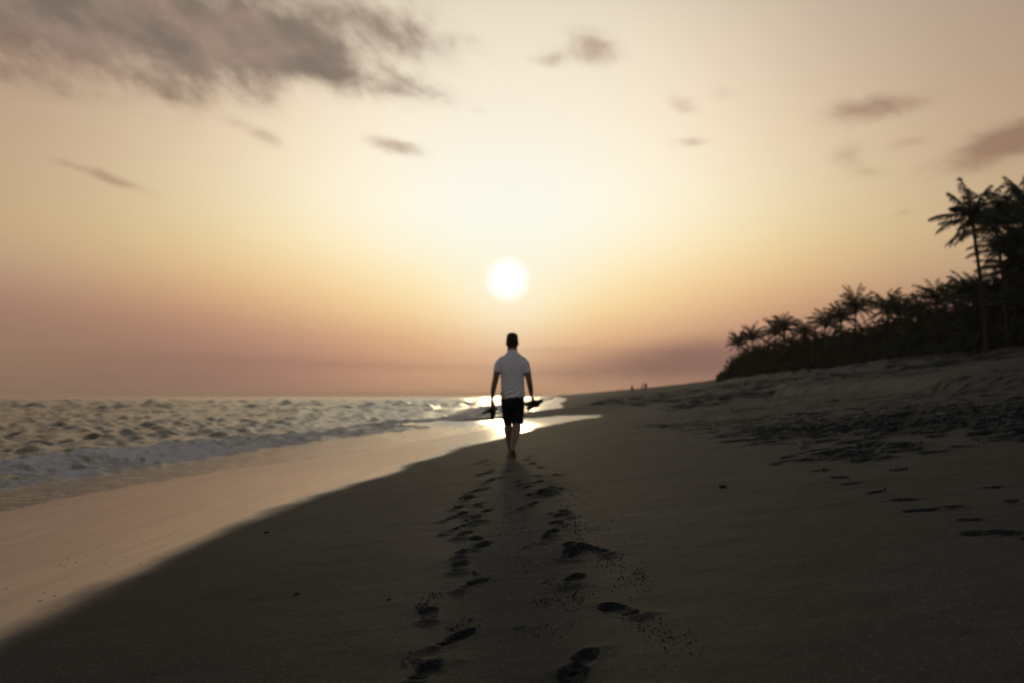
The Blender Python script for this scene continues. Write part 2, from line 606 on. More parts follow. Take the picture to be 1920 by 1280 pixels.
for a, b, ang in [(520, 112, -.4), (508, 152, -.2), (580, 182, -.4), (485, 250, -.3), (380, 290, -.2), (455, 325, -.35), (360, 380, -.1),
                  (450, 425, -.35), (360, 497, -.3), (455, 560, -.3), (345, 662, -.05), (415, 752, -.5), (175, 908, .1), (325, 1035, -.5), (165, 1220, -.3),
                  (690, 225, -.4), (730, 328, -.3), (842, 485, -.1), (955, 725, -.25), (1002, 1160, -.35),
                  (765, 176, .3), (800, 256, 0), (878, 380, .5), (1055, 573, .5), (1205, 885, .40), (440, 110, -.2), (720, 70, -.1), (735, 110, -.1),
                  (395, 300, -.3), (475, 165, -.4), (600, 150, -.2), (540, 190, -.4), (505, 205, -.3), (335, 348, -.2), (300, 402, -.4), (702, 242, -.4), (655, 236, -.3),
                  (850, 245, .2), (815, 270, .1), (690, 347, -.4), (905, 392, .3), (820, 505, -.1), (870, 172, .2), (420, 265, -.3), (660, 205, -.2), (780, 130, .1),
                  (620, 70, -.3), (700, 92, -.2), (960, 1262, -.1)]:
    add_print(a, b, ang, random.uniform(0.80, 0.98), random.uniform(0.007, 0.014))

for k in range(24):          # older, half filled prints along the same two tracks
    v_ = random.uniform(80, 620)
    add_print((495 - v_ * 0.22 if k % 2 else 690 + v_ * 0.42) + random.gauss(0, 34), v_, random.uniform(-.5, .4), random.uniform(.75, 1.0), random.uniform(.006, .014))

# trampled dry sand up the beach: many old, slumped prints
tramp = []
tr = random.Random(5)


def trample_density(px, py):
    # photograph-plane line below which the sand is smooth
    lim = np.interp(px, [1150, 1250, 1450, 1600, 1750, 1920], [775, 802, 850, 925, 985, 1050])
    return py < lim


LIM_X, LIM_Y = [1120, 1200, 1320, 1450, 1600, 1750, 1920, 2150], [772, 792, 812, 850, 920, 985, 1050, 1120]
_n = 160000
_yy = 7.5 * (80 / 7.5) ** rng.random(_n)
_xx = _yy * rng.uniform(0.08, 0.62, _n)
_px = 960 + _xx / _yy * F_PX
_py = 742 + (CAM_Z - base_z(_xx, _yy)) / _yy * F_PX
_lim = np.interp(_px, LIM_X, LIM_Y)
_clump = fbm(_xx * 0.35, _yy * 0.22, 3)
_p = np.clip(0.0035 + np.clip((_lim - _py) / 12000, 0, 0.0070) + 0.035 * _clump, 0.0008, 0.022) * np.clip(22 / _yy, 0.5, 2.6) * 1.7
_ok = np.where((_px > 1130) & (_px < 2150) & (_py < _lim) & (rng.random(_n) < _p))[0]
for i in _ok[:4200]:
    L_ = float(rng.uniform(0.15, 0.32)) * (1 + float(_yy[i]) / 60)
    tramp.append((float(_xx[i]), float(_yy[i]), float(rng.uniform(0, 6.28)), L_, float(rng.uniform(0.018, 0.045)) * (1 + float(_yy[i]) / 45)))
for k in range(230):         # looser prints trailing off down the slope
    px = tr.uniform(1230, 1925)
    py = float(np.interp(px, LIM_X, LIM_Y)) - 185 * tr.random() ** 1.1 + tr.gauss(0, 8)
    x, y = hit(px, py)
    if 9.5 < y < 60:
        tramp.append((x, y, tr.uniform(0, 6.28), tr.uniform(0.13, 0.26), tr.uniform(0.010, 0.026)))
for k in range(26):      # tracks leading towards the water's edge and the single line of faint dents
    t_ = k / 25
    px, py = 1190 + 560 * t_, 795 - 40 * t_ + tr.uniform(-5, 5)
    x, y = hit(px, py)
    tramp.append((x, y, tr.uniform(0, 6.28), 0.5, 0.09))
for px, py in [(1540, 882), (1600, 905), (1575, 895), (1640, 922), (1700, 935), (1865, 912), (1820, 975), (1785, 950), (1730, 955), (1895, 1000), (1840, 1000),
               (1470, 860), (1455, 872), (1500, 850), (1900, 940), (1690, 880)]:
    x, y = hit(px, py)
    tramp.append((x, y, tr.uniform(0, 6.28), tr.uniform(0.12, 0.19), tr.uniform(0.016, 0.028)))


def stamp_prints(X, Y, Z, damp_shade):
    """press the prints into the sheet, rows/cols boxed for speed"""
    for kind, lst in (('fresh', prints), ('old', tramp)):
        for x, y, a, L, dep in lst:
            r = np.hypot(x, y)
            rows = np.where((RR > r - 0.6) & (RR < r + 0.6))[0]
            th = math.atan2(x, y)
            dth = 0.6 / max(r, 0.8)
            cols = np.where((TH > th - dth) & (TH < th + dth))[0]
            if len(rows) == 0 or len(cols) == 0:
                continue
            sl_ = (slice(rows[0], rows[-1] + 1), slice(cols[0], cols[-1] + 1))
            xx, yy = X[sl_] - x, Y[sl_] - y
            c, s = math.cos(a), math.sin(a)
            u = xx * -s + yy * c            # along the foot
            w = xx * c + yy * s
            wob = fbm(X[sl_] * 14, Y[sl_] * 14, 3)
            if kind == 'fresh':
                q = L / 0.26
                heel = np.sqrt(((u + 0.080 * q) / (0.050 * q)) ** 2 + (w / (0.032 * q)) ** 2)
                ball = np.sqrt(((u - 0.055 * q) / (0.070 * q)) ** 2 + ((w + 0.004) / (0.043 * q)) ** 2)
                arch = np.sqrt((u / (0.09 * q)) ** 2 + ((w - 0.012) / (0.026 * q)) ** 2)
                heel, ball, arch = heel + wob * 0.9, ball + wob * 0.9, arch + wob * 0.6
                d_all = np.minimum(heel * 0.044, ball * 0.058)
                press = np.maximum(np.maximum(1.25 * sstep(1.25, 0.75, heel), 1.0 * sstep(1.25, 0.75, ball)), 0.5 * sstep(1.2, 0.6, arch))
                rim = np.exp(-((d_all - 0.072) / 0.018) ** 2) * 0.0035
                push = 0.009 * np.exp(-(((u + 0.15 * q) / 0.05) ** 2 + (w / 0.07) ** 2)) * (0.6 + 2.2 * np.clip(wob + 0.2, 0, 1))
                kick = 0.008 * np.exp(-(((u - 0.16 * q) / 0.07) ** 2 + (w / 0.08) ** 2)) * (0.5 + 2.5 * np.clip(wob + 0.1, 0, 1))
                damp_shade[sl_] = np.maximum(damp_shade[sl_], 0.05 * np.clip(press, 0, 1) * np.clip(0.7 + 1.6 * wob, 0, 1) + 0.35 * np.exp(-(((u + 0.12 * q) / 0.05) ** 2 + (w / 0.07) ** 2)) * np.clip(3 * wob, 0, 1))  # damp sand kicked out at the heel, faint painted shade inside the print
                Z[sl_] += -dep * (1.15 + 0.7 * wob) * press + 0.004 * fbm(X[sl_] * 30, Y[sl_] * 30, 2) * np.clip(press * 1.5, 0, 1) + rim * (1 - press) + push + kick * (1 - press)
            else:
                d = np.sqrt((u / (L * 0.5)) ** 2 + (w / (L * 0.30)) ** 2) + wob * 0.7
                press = sstep(1.15, 0.35, d)
                rim = np.exp(-((d - 1.25) / 0.28) ** 2)
                damp_shade[sl_] = np.maximum(damp_shade[sl_], 0.55 * press * np.clip(0.8 + 2 * wob, 0, 1))  # shade inside the dent put into the colour, with turned-up damp sand
                Z[sl_] += dep * (-press + 0.16 * rim)


# polar sheet around the camera: fine in front, coarse behind
r1 = 0.7 * np.exp(np.arange(0, math.log(16 / 0.7), 0.0036))
r2 = 16 * np.exp(np.arange(0.0055, math.log(130 / 16), 0.0055))
r3 = r2[-1] * np.exp(np.arange(0.03, math.log(3000 / 130) + 0.03, 0.03))
RR = np.concatenate([[0.05, 0.3], r1, r2, r3])
TH = np.radians(np.concatenate([np.arange(-180, -40, 4.0), np.arange(-40, 40, 0.085), np.arange(40, 181, 4.0)]))
TH[-1] = math.pi
Rg, Tg = np.meshgrid(RR, TH, indexing='ij')
X, Y = Rg * np.sin(Tg), Rg * np.cos(Tg)
Zb = base_z(X, Y)
dry = sstep(0.28, 0.42, Zb)
near = np.clip(1.4 - Rg / 60, 0.15, 1)
Z = Zb + dry * near * (0.022 * fbm(X * 0.9, Y * 0.9, 3) + 0.010 * fbm(X * 5, Y * 5, 3))
# rough churned ground up the beach
upm = sstep(0.9, 1.8, Zb) * sstep(3.0, 10, Y) * sstep(140, 40, Y)
sc_d = X - (7.5 + 0.16 * Y) - 2.0 * fbm(Y * 0.05, Y * 0 + 2, 2)
churn = sstep(0.3, -0.5, sc_d) * sstep(-9, -2, sc_d) * sstep(12, 22, Y) * sstep(110, 60, Y)
cn = fbm(X * 1.5, Y * 0.9, 4)
Z += churn * 0.15 * np.minimum(cn, 0.06)
damp_shade_c = np.maximum(0, churn * 0.85 * sstep(0.03, -0.10, cn))  # low spots of the churn: painted shade plus damp tone
Z += upm * 0.07 * np.minimum(fbm(X * 2.0, Y * 1.3, 4), 0.02) + upm * 0.03 * fbm(X * 6, Y * 4, 3)
# worn tracks and shallow hollows on the far slope
fs = sstep(38, 60, Y) * sstep(0.55, 1.0, Zb) * sstep(400, 150, Y)
trk = sstep(0.02, -0.10, fbm(X * 0.75 + Y * 0.14, Y * 0.13 - X * 0.20, 4))
Z += fs * (-0.30 * trk + 0.42 * fbm(X * 1.0, Y * 0.35, 3))
damp_shade = np.maximum(0.75 * fs * trk, damp_shade_c)  # far hollows and tracks coloured darker for their shade as well as damp
# cut scarp line across the dune, right of frame
sc_d = X - (7.5 + 0.16 * Y) - 2.0 * fbm(Y * 0.05, Y * 0 + 2, 2)
Z += 0.34 * sstep(-0.5, 0.3, sc_d) * sstep(14, 26, Y) * sstep(120, 70, Y) - 0.10 * sstep(14, 26, Y) * sstep(120, 70, Y)
stamp_prints(X, Y, Z, damp_shade)
wet = sstep(0.335, 0.275, Zb + 0.075 * fbm(X * 0.5, Y * 0.22, 3) * sstep(3, 14, Y) + 0.012 * fbm(X * 3, Y * 1.5, 3))
Z = np.where(Rg > 2500, np.minimum(Z, Z), Z)
beach = grid_mesh('ground', X, Y, Z, M_SAND, {'wet': wet, 'damp_shade': np.clip(damp_shade, 0, 1)})
tag(beach, 'dark sand beach sloping up from the wet shore, crossed by footprints', 'beach', kind='structure')


def ground_z(x, y):
    r, th = math.hypot(x, y), math.atan2(x, y)
    i = min(max(int(np.searchsorted(RR, r)), 1), len(RR) - 1)
    j = min(max(int(np.searchsorted(TH, th)), 1), len(TH) - 1)
    u = (r - RR[i - 1]) / (RR[i] - RR[i - 1])
    v = (th - TH[j - 1]) / (TH[j] - TH[j - 1])
    return float((Z[i - 1, j - 1] * (1 - u) + Z[i, j - 1] * u) * (1 - v) + (Z[i - 1, j] * (1 - u) + Z[i, j] * u) * v)


# ------------------------------------------------------------------ sea
rs = np.concatenate([6 * np.exp(np.arange(0, math.log(300 / 6), 0.0062)), 300 * np.exp(np.arange(0.014, math.log(9000 / 300), 0.014))])
ts_ = np.radians(np.concatenate([np.arange(-180, -40, 3.0), np.arange(-40, 8, 0.11), np.arange(8, 60, 2.0)]))
Rs, Ts = np.meshgrid(rs, ts_, indexing='ij')
SX, SY = Rs * np.sin(Ts), Rs * np.cos(Ts)
bed = base_z(SX, SY)
depth = -bed
shoal = sstep(0.02, 0.9, depth)
H = np.zeros_like(SX)
wr = np.random.default_rng(3)
for k in range(64):
    lam = 0.55 * (13 / 0.55) ** (k / 63.0)
    th = wr.normal(0.0, 0.75) + R(8)
    kx, ky = 2 * math.pi / lam * math.cos(th), 2 * math.pi / lam * math.sin(th) * 0.8
    amp = 0.0185 * min(lam, 1.0) ** 0.60 * (1.0 if lam < 1.0 else (1.0 / lam) ** 0.55) * (1.0 + (3.2 * sstep(35, 130, Rs) if lam > 2.5 else 0.0)) * wr.uniform(0.6, 1.3)
    # drop waves the sheet can no longer resolve
    vis = np.clip(1.6 - (np.maximum(Rs * 0.0062, 0) * 2.2) / lam, 0, 1) if lam < 12 else 1.0
    ph = kx * SX + ky * SY + wr.uniform(0, 6.28) + 1.2 * fbm(SX * 0.05 + k, SY * 0.05, 2)
    H += amp * vis * np.sin(ph)
for k in range(14):            # longer swell further out
    lam = 6.0 * (24 / 6.0) ** (k / 13.0)
    th = wr.normal(0.1, 0.6)
    kx, ky = 2 * math.pi / lam * math.cos(th), 2 * math.pi / lam * math.sin(th)
    ph = kx * SX + ky * SY + wr.uniform(0, 6.28) + 1.5 * fbm(SX * 0.03 + k, SY * 0.03, 2)
    H += 0.060 * wr.uniform(0.6, 1.3) * sstep(45, 170, Rs) * np.sin(ph)
H = H + 0.25 * np.maximum(H, 0) ** 1.4
SZ = H * (0.08 + 0.92 * shoal) + 0.055 * np.exp(-(np.maximum(depth, 0) / 0.14) ** 2) * sstep(-0.2, -0.02, depth)
along = fbm(SY * 0.10 + 1.7, SX * 0.05, 3)
along2 = fbm(SY * 0.9, SX * 0.9, 4)
# the breaking wave that runs up the shore
c1 = 0.20 + 0.10 * along
br = np.exp(-((depth - c1) / np.where(depth < c1, 0.055, 0.12)) ** 2) * sstep(4, 9, SY) * sstep(400, 80, SY)
br_h = 0.19 * np.clip(0.75 + 1.6 * along + 0.5 * along2, 0.15, 1.4)
SZ += br * br_h
c2 = 0.75 + 0.3 * along
br2 = np.exp(-((depth - c2) / 0.12) ** 2) * np.clip(0.4 + 2.6 * fbm(SY * 0.07 + 9, SX * 0.03 + 4, 2), 0, 1)
SZ += br2 * 0.22
foam = 1.0 * sstep(0.02, 0.09, depth) * sstep(0.62, 0.30, depth) * np.clip(0.85 + 0.9 * along2 + 0.7 * along, 0, 1.2)
foam = np.maximum(foam, 0.9 * br * np.clip(0.9 + along2, 0, 1.2))
edge_l = np.exp(-((depth - 0.010) / 0.008) ** 2) * 0.35
foam = np.maximum(foam, edge_l * np.clip(0.6 + along2 * 1.6, 0, 1))
foam = np.maximum(foam, 0.62 * br2)
foam = np.maximum(foam, 0.25 * sstep(1.2, 0.3, depth) * np.clip(0.4 + 2 * along2, 0, 1))
SZ += foam * 0.16 * (vnoise(SX * 1.9, SY * 1.5) - 0.45) * sstep(0.03, 0.14, depth)
SZ += foam * 0.12 * (vnoise(SX * 4.3, SY * 4.3) - 0.4) * sstep(0.02, 0.1, depth)
SZ += foam * 0.05 * (vnoise(SX * 11, SY * 11) - 0.4) * sstep(0.02, 0.1, depth)
SZ = np.where(Rs > 1500, SZ * np.clip(1 - (Rs - 1500) / 4000, 0, 1), SZ)
sea = grid_mesh('sea_water', SX, SY, SZ, M_SEA, {'foam': foam, 'shallow': np.exp(-(np.maximum(depth, 0) / 0.10) ** 2)}, keep=bed < 0.25)
tag(sea, 'choppy green grey sea with foam breaking along the sand', 'sea', kind='structure')


# ------------------------------------------------------------------ clods kicked up by the walkers
def clods():
    V, Fc = [], []
    cr = random.Random(21)

    def one(x, y, r):
        z = ground_z(x, y) + r * 0.3
        base = len(V)
        q = [(1, 0, 0), (-1, 0, 0), (0, 1, 0), (0, -1, 0), (0, 0, 1), (0, 0, -1),
             (.6, .6, .5), (-.6, .6, .5), (.6, -.6, .5), (-.6, -.6, .5)]
        rot = cr.random() * 6.28
        c, s = math.cos(rot), math.sin(rot)
        for a, b, d in q:
            k = r * cr.uniform(0.7, 1.25)
            V.append((x + (a * c - b * s) * k, y + (a * s + b * c) * k * 1.1, z + d * k * 0.75))
        for f in [(4, 6, 7), (4, 9, 8), (4, 7, 9), (4, 8, 6), (0, 2, 6), (2, 1, 7), (1, 3, 9), (3, 0, 8), (0, 6, 8), (2, 7, 6), (1, 9, 7), (3, 8, 9),
                  (5, 2, 0), (5, 1, 2), (5, 3, 1), (5, 0, 3)]:
            Fc.append(tuple(base + i for i in f))
    trails = [((1080, 580), (1345, 760), 120, 40), ((1245, 915), (1620, 1090), 110, 40), ((820, 250), (1050, 300), 90, 22), ((590, 380), (760, 340), 60, 18),
              ((570, 290), (680, 500), 110, 40), ((680, 560), (880, 530), 60, 12), ((600, 620), (830, 660), 50, 20), ((740, 840), (1010, 790), 80, 18),
              ((960, 800), (980, 880), 50, 22), ((640, 980), (890, 1010), 60, 22), ((120, 880), (250, 790), 90, 16), ((300, 990), (410, 920), 70, 18),
              ((860, 420), (1190, 470), 110, 28), ((330, 345), (400, 400), 60, 22), ((800, 740), (850, 730), 26, 12), ((90, 1150), (240, 1200), 50, 18),
              ((900, 1250), (1010, 1270), 40, 12), ((760, 175), (900, 210), 70, 18), ((960, 450), (1000, 560), 50, 26), ((900, 330), (980, 360), 40, 20),
              ((450, 220), (520, 240), 30, 10), ((420, 690), (480, 740), 40, 12), ((1300, 690), (1370, 770), 40, 20), ((40, 1180), (100, 1120), 30, 16)]
    for (a0, b0), (a1, b1), n, sp in trails:
        for _ in range(int(n * 1.05)):
            t = cr.random() ** 1.3
            sp_ = sp * 1.5
            a = a0 + (a1 - a0) * t + cr.gauss(0, sp_ * (0.4 + t))
            b = b0 + (b1 - b0) * t + cr.gauss(0, sp_ * 0.8 * (0.4 + t))
            x, y = hit(*Z4(a, b))
            one(x, y, cr.uniform(0.0016, 0.0046) * (0.7 + 0.05 * y) * (1.35 if cr.random() < 0.12 else 1))
    # crumbs in the trampled sand further up
    for x, y, a, L, dep in tramp[::3]:
        for _ in range(3):
            one(x + cr.gauss(0, L * 0.5), y + cr.gauss(0, L * 0.5), cr.uniform(0.004, 0.011))
    o = mesh_obj('sand_clods', V, Fc, M_CLOD)
    tag(o, 'dark crumbs of sand kicked up around the footprints', 'sand clods', kind='stuff')


clods()

# a few single pebbles lying on the smooth sand
for px, py, r, lab in [(500, 998, 0.016, 'small dark pebble on smooth sand close to the wet edge'),
                       (556, 1112, 0.011, 'small dark pebble on bare sand left of the footprints'),
                       (730, 1122, 0.008, 'tiny dark pebble beside the left hand footprints'),
                       (1355, 913, 0.022, 'flat dark pebble on smooth sand right of the walker')]:
    x, y = hit(px, py)
    bm = bmesh.new()
    bmesh.ops.create_icosphere(bm, subdivisions=2, radius=r)
    for v in bm.verts:
        v.co *= 1 + 0.25 * (random.random() - 0.5)
        v.co.z *= 0.6
        v.co.x *= 1.3
    me = bpy.data.meshes.new('pebble')
    bm.to_mesh(me)
    bm.free()
    me.materials.append(M_STONE)
    o = bpy.data.objects.new('pebble', me)
    COL.objects.link(o)
    o.location = (x, y, ground_z(x, y) + r * 0.35)
    tag(o, lab, 'pebble', 'pebbles on the sand')


# ------------------------------------------------------------------ bodies
def loft(V, F, pts, rad, seg=16, ref=(0, 1, 0), cap=True):
    """tapered elliptical tube through pts; rad = (side, depth) per point; ref = the depth axis"""
    base = len(V)
    n = len(pts)
    P = [Vector(p) for p in pts]
    for i, p in enumerate(P):
        t = (P[min(i + 1, n - 1)] - P[max(i - 1, 0)]).normalized()
        ry = Vector(ref) - t * t.dot(Vector(ref))
        ry.normalize()
        rx = ry.cross(t).normalized()
        a, b = rad[i] if isinstance(rad[i], (tuple, list)) else (rad[i], rad[i])
        for k in range(seg):
            th = 2 * math.pi * k / seg
            V.append(p + rx * (a * math.cos(th)) + ry * (b * math.sin(th)))
    for i in range(n - 1):
        for k in range(seg):
            k2 = (k + 1) % seg
            F.append((base + i * seg + k, base + i * seg + k2, base + (i + 1) * seg + k2, base + (i + 1) * seg + k))
    if cap:
        F.append(tuple(base + k for k in range(seg))[::-1])
        F.append(tuple(base + (n - 1) * seg + k for k in range(seg)))


def ball(V, F, c, r, seg=16, rings=10):
    c = Vector(c)
    pts = [c + Vector((0, 0, -r[2] * math.cos(math.pi * i / rings))) for i in range(rings + 1)]
    rad = [(max(r[0] * math.sin(math.pi * i / rings), 1e-4), max(r[1] * math.sin(math.pi * i / rings), 1e-4)) for i in range(rings + 1)]
    loft(V, F, pts, rad, seg)


def fuse(name, V, F, voxel, mat, parent=None, smooth_iter=6, fac=0.5):
    """merge overlapping closed shells into one continuous skin"""
    me = bpy.data.meshes.new(name + '_shell')
    me.from_pydata([tuple(v) for v in V], [], F)
    bm = bmesh.new()
    bm.from_mesh(me)
    bmesh.ops.recalc_face_normals(bm, faces=bm.faces)
    bm.to_mesh(me)
    bm.free()
    tmp = bpy.data.objects.new(name + '_shell', me)
    COL.objects.link(tmp)
    m = tmp.modifiers.new('r', 'REMESH')
    m.mode = 'VOXEL'
    m.voxel_size = voxel
    m.use_smooth_shade = True
    s = tmp.modifiers.new('s', 'SMOOTH')
    s.factor = fac
    s.iterations = smooth_iter
    dg = bpy.context.evaluated_depsgraph_get()
    out = bpy.data.meshes.new_from_object(tmp.evaluated_get(dg))
    bpy.data.objects.remove(tmp)
    bpy.data.meshes.remove(me)
    out.name = name
    out.materials.clear()
    out.materials.append(mat)
    out.polygons.foreach_set('use_smooth', [True] * len(out.polygons))
    o = bpy.data.objects.new(name, out)
    COL.objects.link(o)
    if parent:
        o.parent = parent
    return o


def hand(V, F, wrist, palm_dir, back_dir, side, curl):
    """palm, four fingers with two bends each and a thumb from the side of the palm; side = +1 / -1 towards the thumb"""
    w = Vector(wrist)
    d = Vector(palm_dir).normalized()
    b = Vector(back_dir)
    b = (b - d * b.dot(d)).normalized()
    s = d.cross(b).normalized() * side
    loft(V, F, [w - d * 0.02, w + d * 0.02, w + d * 0.055, w + d * 0.092], [(0.027, 0.020), (0.036, 0.019), (0.043, 0.017), (0.040, 0.013)], 12, ref=b)
    for i, (off, L) in enumerate([(0.030, 0.070), (0.010, 0.080), (-0.010, 0.075), (-0.029, 0.058)]):
        p0 = w + d * 0.082 + s * off
        c1, c2, c3 = curl * (0.9 + 0.08 * i), curl * 1.9, curl * 2.7
        dirs = [d * math.cos(c) - b * math.sin(c) for c in (c1, c2, c3)]
        p1 = p0 + dirs[0] * L * 0.45
        p2 = p1 + dirs[1] * L * 0.32
        p3 = p2 + dirs[2] * L * 0.25
        loft(V, F, [p0 - d * 0.015, p0, p1, p2, p3], [0.0095, 0.0098, 0.0092, 0.0085, 0.0070], 8, ref=s)
    t0 = w + d * 0.03 + s * 0.030
    t1 = t0 + (d * 0.6 + s * 0.7 - b * 0.4).normalized() * 0.036
    t2 = t1 + (d * 0.8 + s * 0.15 - b * 0.7).normalized() * 0.030
    t3 = t2 + (d * 0.7 - s * 0.2 - b * 0.8).normalized() * 0.024
    loft(V, F, [t0, t1, t2, t3], [0.0135, 0.012, 0.0105, 0.0085], 8, ref=b)


def foot(V, F, heel, ball_, toe, up):
    h, b, t = Vector(heel), Vector(ball_), Vector(toe)
    f = (b - h).normalized()
    u = Vector(up)
    u = (u - f * u.dot(f)).normalized()
    loft(V, F, [h - f * 0.022 + u * 0.022, h + u * 0.026, h + f * 0.05 + u * 0.038, h.lerp(b, 0.6) + u * 0.030, b + u * 0.016, b.lerp(t, 0.6) + u * 0.014],
         [(0.018, 0.018), (0.032, 0.030), (0.034, 0.042), (0.040, 0.032), (0.048, 0.021), (0.044, 0.016)], 12, ref=u)
    sd = f.cross(u).normalized()
    for i in range(5):
        o = sd * (-0.034 + 0.017 * i)
        p0 = b.lerp(t, 0.4) + o + u * 0.012
        loft(V, F, [p0, p0 + (t - b).normalized() * (0.045 - 0.004 * abs(i - 1)), p0 + (t - b).normalized() * (0.058 - 0.004 * abs(i - 1))], [0.010, 0.010, 0.007], 8, ref=u)


PX, PY = hit(961, 854)
PY = max(12.5, min(15.0, PY))
PX = (961 - 960) / F_PX * PY
PZ = ground_z(PX, PY)
person = thing('person', 'man in white shirt and black shorts walking away barefoot, flip flops in both hands', 'person', (PX, PY, PZ))
person.scale = (1.03, 1.03, 1.035)

V, F = [], []
# trunk (kept inside the clothes), neck, head
loft(V, F, [(0, 0, .80), (0, 0, .90), (0, -.005, 1.00), (0, -.01, 1.12), (0, -.015, 1.25), (0, -.015, 1.36), (0, -.01, 1.42)],
     [(.13, .085), (.15, .10), (.135, .09), (.14, .095), (.155, .10), (.14, .08), (.07, .055)], 20)
loft(V, F, [(-.004, -.012, 1.38), (-.004, -.004, 1.46), (-.004, .012, 1.54), (-.004, .022, 1.60)], [(.085, .062), (.074, .064), (.072, .066), (.072, .068)], 16)
ball(V, F, (-.004, .022, 1.645), (.079, .094, .100), 20, 14)
ball(V, F, (-.004, .052, 1.565), (.056, .066, .062), 16, 10)      # jaw
loft(V, F, [(-.004, .110, 1.630), (-.004, .128, 1.600), (-.004, .118, 1.585)], [(.010, .01), (.015, .014), (.012, .01)], 8)   # nose
loft(V, F, [(-.03, .110, 1.556), (-.004, .116, 1.556), (.022, .110, 1.556)], [(.006, .006), (.010, .008), (.006, .006)], 8, ref=(0, 0, 1))  # lips
for s in (-1, 1):                                                 # brows and ears
    loft(V, F, [(-.004 + s * .014, .108, 1.648), (-.004 + s * .05, .098, 1.650)], [(.007, .008), (.006, .007)], 8, ref=(0, 0, 1))
    loft(V, F, [(-.004 + s * .072, .018, 1.577), (-.004 + s * .083, .014, 1.595), (-.004 + s * .089, .010, 1.618), (-.004 + s * .080, .012, 1.635)],
         [(.006, .011), (.008, .015), (.008, .018), (.006, .011)], 10)
# arms
loft(V, F, [(-.140, -.01, 1.370), (-.185, -.01, 1.330), (-.218, -.02, 1.22), (-.246, -.03, 1.085), (-.262, -.015, 1.02), (-.281, .02, .92), (-.288, .04, .845)],
     [.055, .057, .050, .043, (.041, .044), (.035, .037), (.026, .024)], 14)
loft(V, F, [(.135, -.01, 1.370), (.180, -.01, 1.33), (.210, -.02, 1.22), (.236, -.03, 1.085), (.248, -.005, 1.02), (.262, .06, .945), (.270, .10, .885)],
     [.055, .057, .050, .043, (.041, .044), (.035, .037), (.026, .024)], 14)
hand(V, F, (-.291, .045, .835), (0.02, .10, -1), (-1, 0.15, 0), -1, 0.55)
hand(V, F, (.271, .105, .878), (.34, .25, -.80), (.80, -.2, .45), 1, 0.50)
# legs
loft(V, F, [(-.085, 0, .92), (-.088, .02, .80), (-.080, .06, .66), (-.070, .10, .52), (-.066, .115, .47), (-.060, .110, .38), (-.045, .14, .24), (-.032, .175, .12), (-.030, .185, .06)],
     [(.085, .095), (.085, .092), (.074, .080), (.061, .064), (.058, .060), (.064, .066), (.050, .052), (.034, .038), (.036, .040)], 16)
loft(V, F, [(.085, 0, .92), (.086, .01, .80), (.078, .02, .66), (.068, .015, .52), (.062, .0, .47), (.052, -.075, .385), (.030, -.17, .275), (.006, -.245, .185), (.003, -.27, .14)],
     [(.085, .095), (.085, .092), (.074, .080), (.063, .064), (.062, .062), (.066, .066), (.054, .054), (.036, .038), (.035, .038)], 16)
foot(V, F, (-.028, .165, .003), (-.040, .325, .003), (-.043, .385, .003), (0, 0, 1))
foot(V, F, (.000, -.305, .105), (.012, -.175, .006), (.016, -.118, .000), (0, .55, .8))
fuse('body', V, F, 0.006, M_SKIN, person, 5)

# hair: cropped at the sides and nape, longer on top
V, F = [], []
ball(V, F, (-.004, .012, 1.662), (.087, .098, .092), 22, 14)
ball(V, F, (-.004, .030, 1.705), (.080, .084, .054), 18, 10)
loft(V, F, [(-.004, -.030, 1.565), (-.004, -.038, 1.60), (-.004, -.042, 1.66)], [(.060, .035), (.076, .042), (.080, .05)], 16)
h = fuse('hair', V, F, 0.006, M_HAIR, person, 4)
for v in h.data.vertices:
    # trim to a hairline: nothing in front of the face below the brow
    if v.co.y > .06 and v.co.z < 1.672:
        v.co.y = .06 + (v.co.y - .06) * 0.15
    k = (math.sin(v.co.x * 310) * math.sin(v.co.z * 260 + v.co.y * 180)) * 0.0022
    v.co += v.normal * k

# shirt: boxy tee with collar, short sleeves, folds across the small of the back
V, F = [], []
loft(V, F, [(.006, 0, .842), (.004, 0, .90), (.002, -.004, 1.00), (0, -.010, 1.12), (0, -.015, 1.24), (0, -.016, 1.33), (0, -.012, 1.40), (-.002, -.008, 1.45), (-.004, -.002, 1.49)],
     [(.178, .120), (.172, .120), (.168, .116), (.170, .116), (.182, .122), (.190, .112), (.168, .092), (.118, .080), (.074, .072)], 28)
loft(V, F, [(-.004, -.006, 1.44), (-.004, 0, 1.475), (-.004, .006, 1.512)], [(.084, .076), (.077, .073), (.075, .073)], 20)   # collar band
loft(V, F, [(-.085, -.01, 1.385), (-.142, -.01, 1.360), (-.174, -.01, 1.322), (-.198, -.015, 1.270), (-.216, -.02, 1.202)], [.068, .072, .074, .069, .063], 16)
loft(V, F, [(.080, -.01, 1.385), (.135, -.01, 1.360), (.166, -.01, 1.320), (.188, -.015, 1.262), (.206, -.02, 1.190)], [.068, .072, .074, .069, .063], 16)
sh = fuse('shirt', V, F, 0.009, M_SHIRT, person, 4)
for v in sh.data.vertices:
    x, y, z = v.co
    low = max(0.0, min(1.0, (1.06 - z) / 0.16)) if abs(x) < .19 else 0
    mid = max(0.0, 1 - abs(z - 1.17) / 0.15) if abs(x) < .17 else 0
    k = 0.0100 * low * math.sin(95 * (z - 0.45 * x) + 2.2 * math.sin(16 * x + 9 * z) + 1.4 * math.sin(31 * x))
    k += 0.0085 * mid * math.sin(38 * (x + 0.35 * z) + 1.5)
    k += 0.0035 * max(0.0, 1 - abs(z - 1.30) / 0.08) * math.sin(70 * (z + 0.9 * abs(x)))
    v.co += v.normal * k
    if z < .90:                     # hem hangs lower on the left
        v.co.z -= 0.012 * (-x / .17) * (0.9 - z) / 0.06

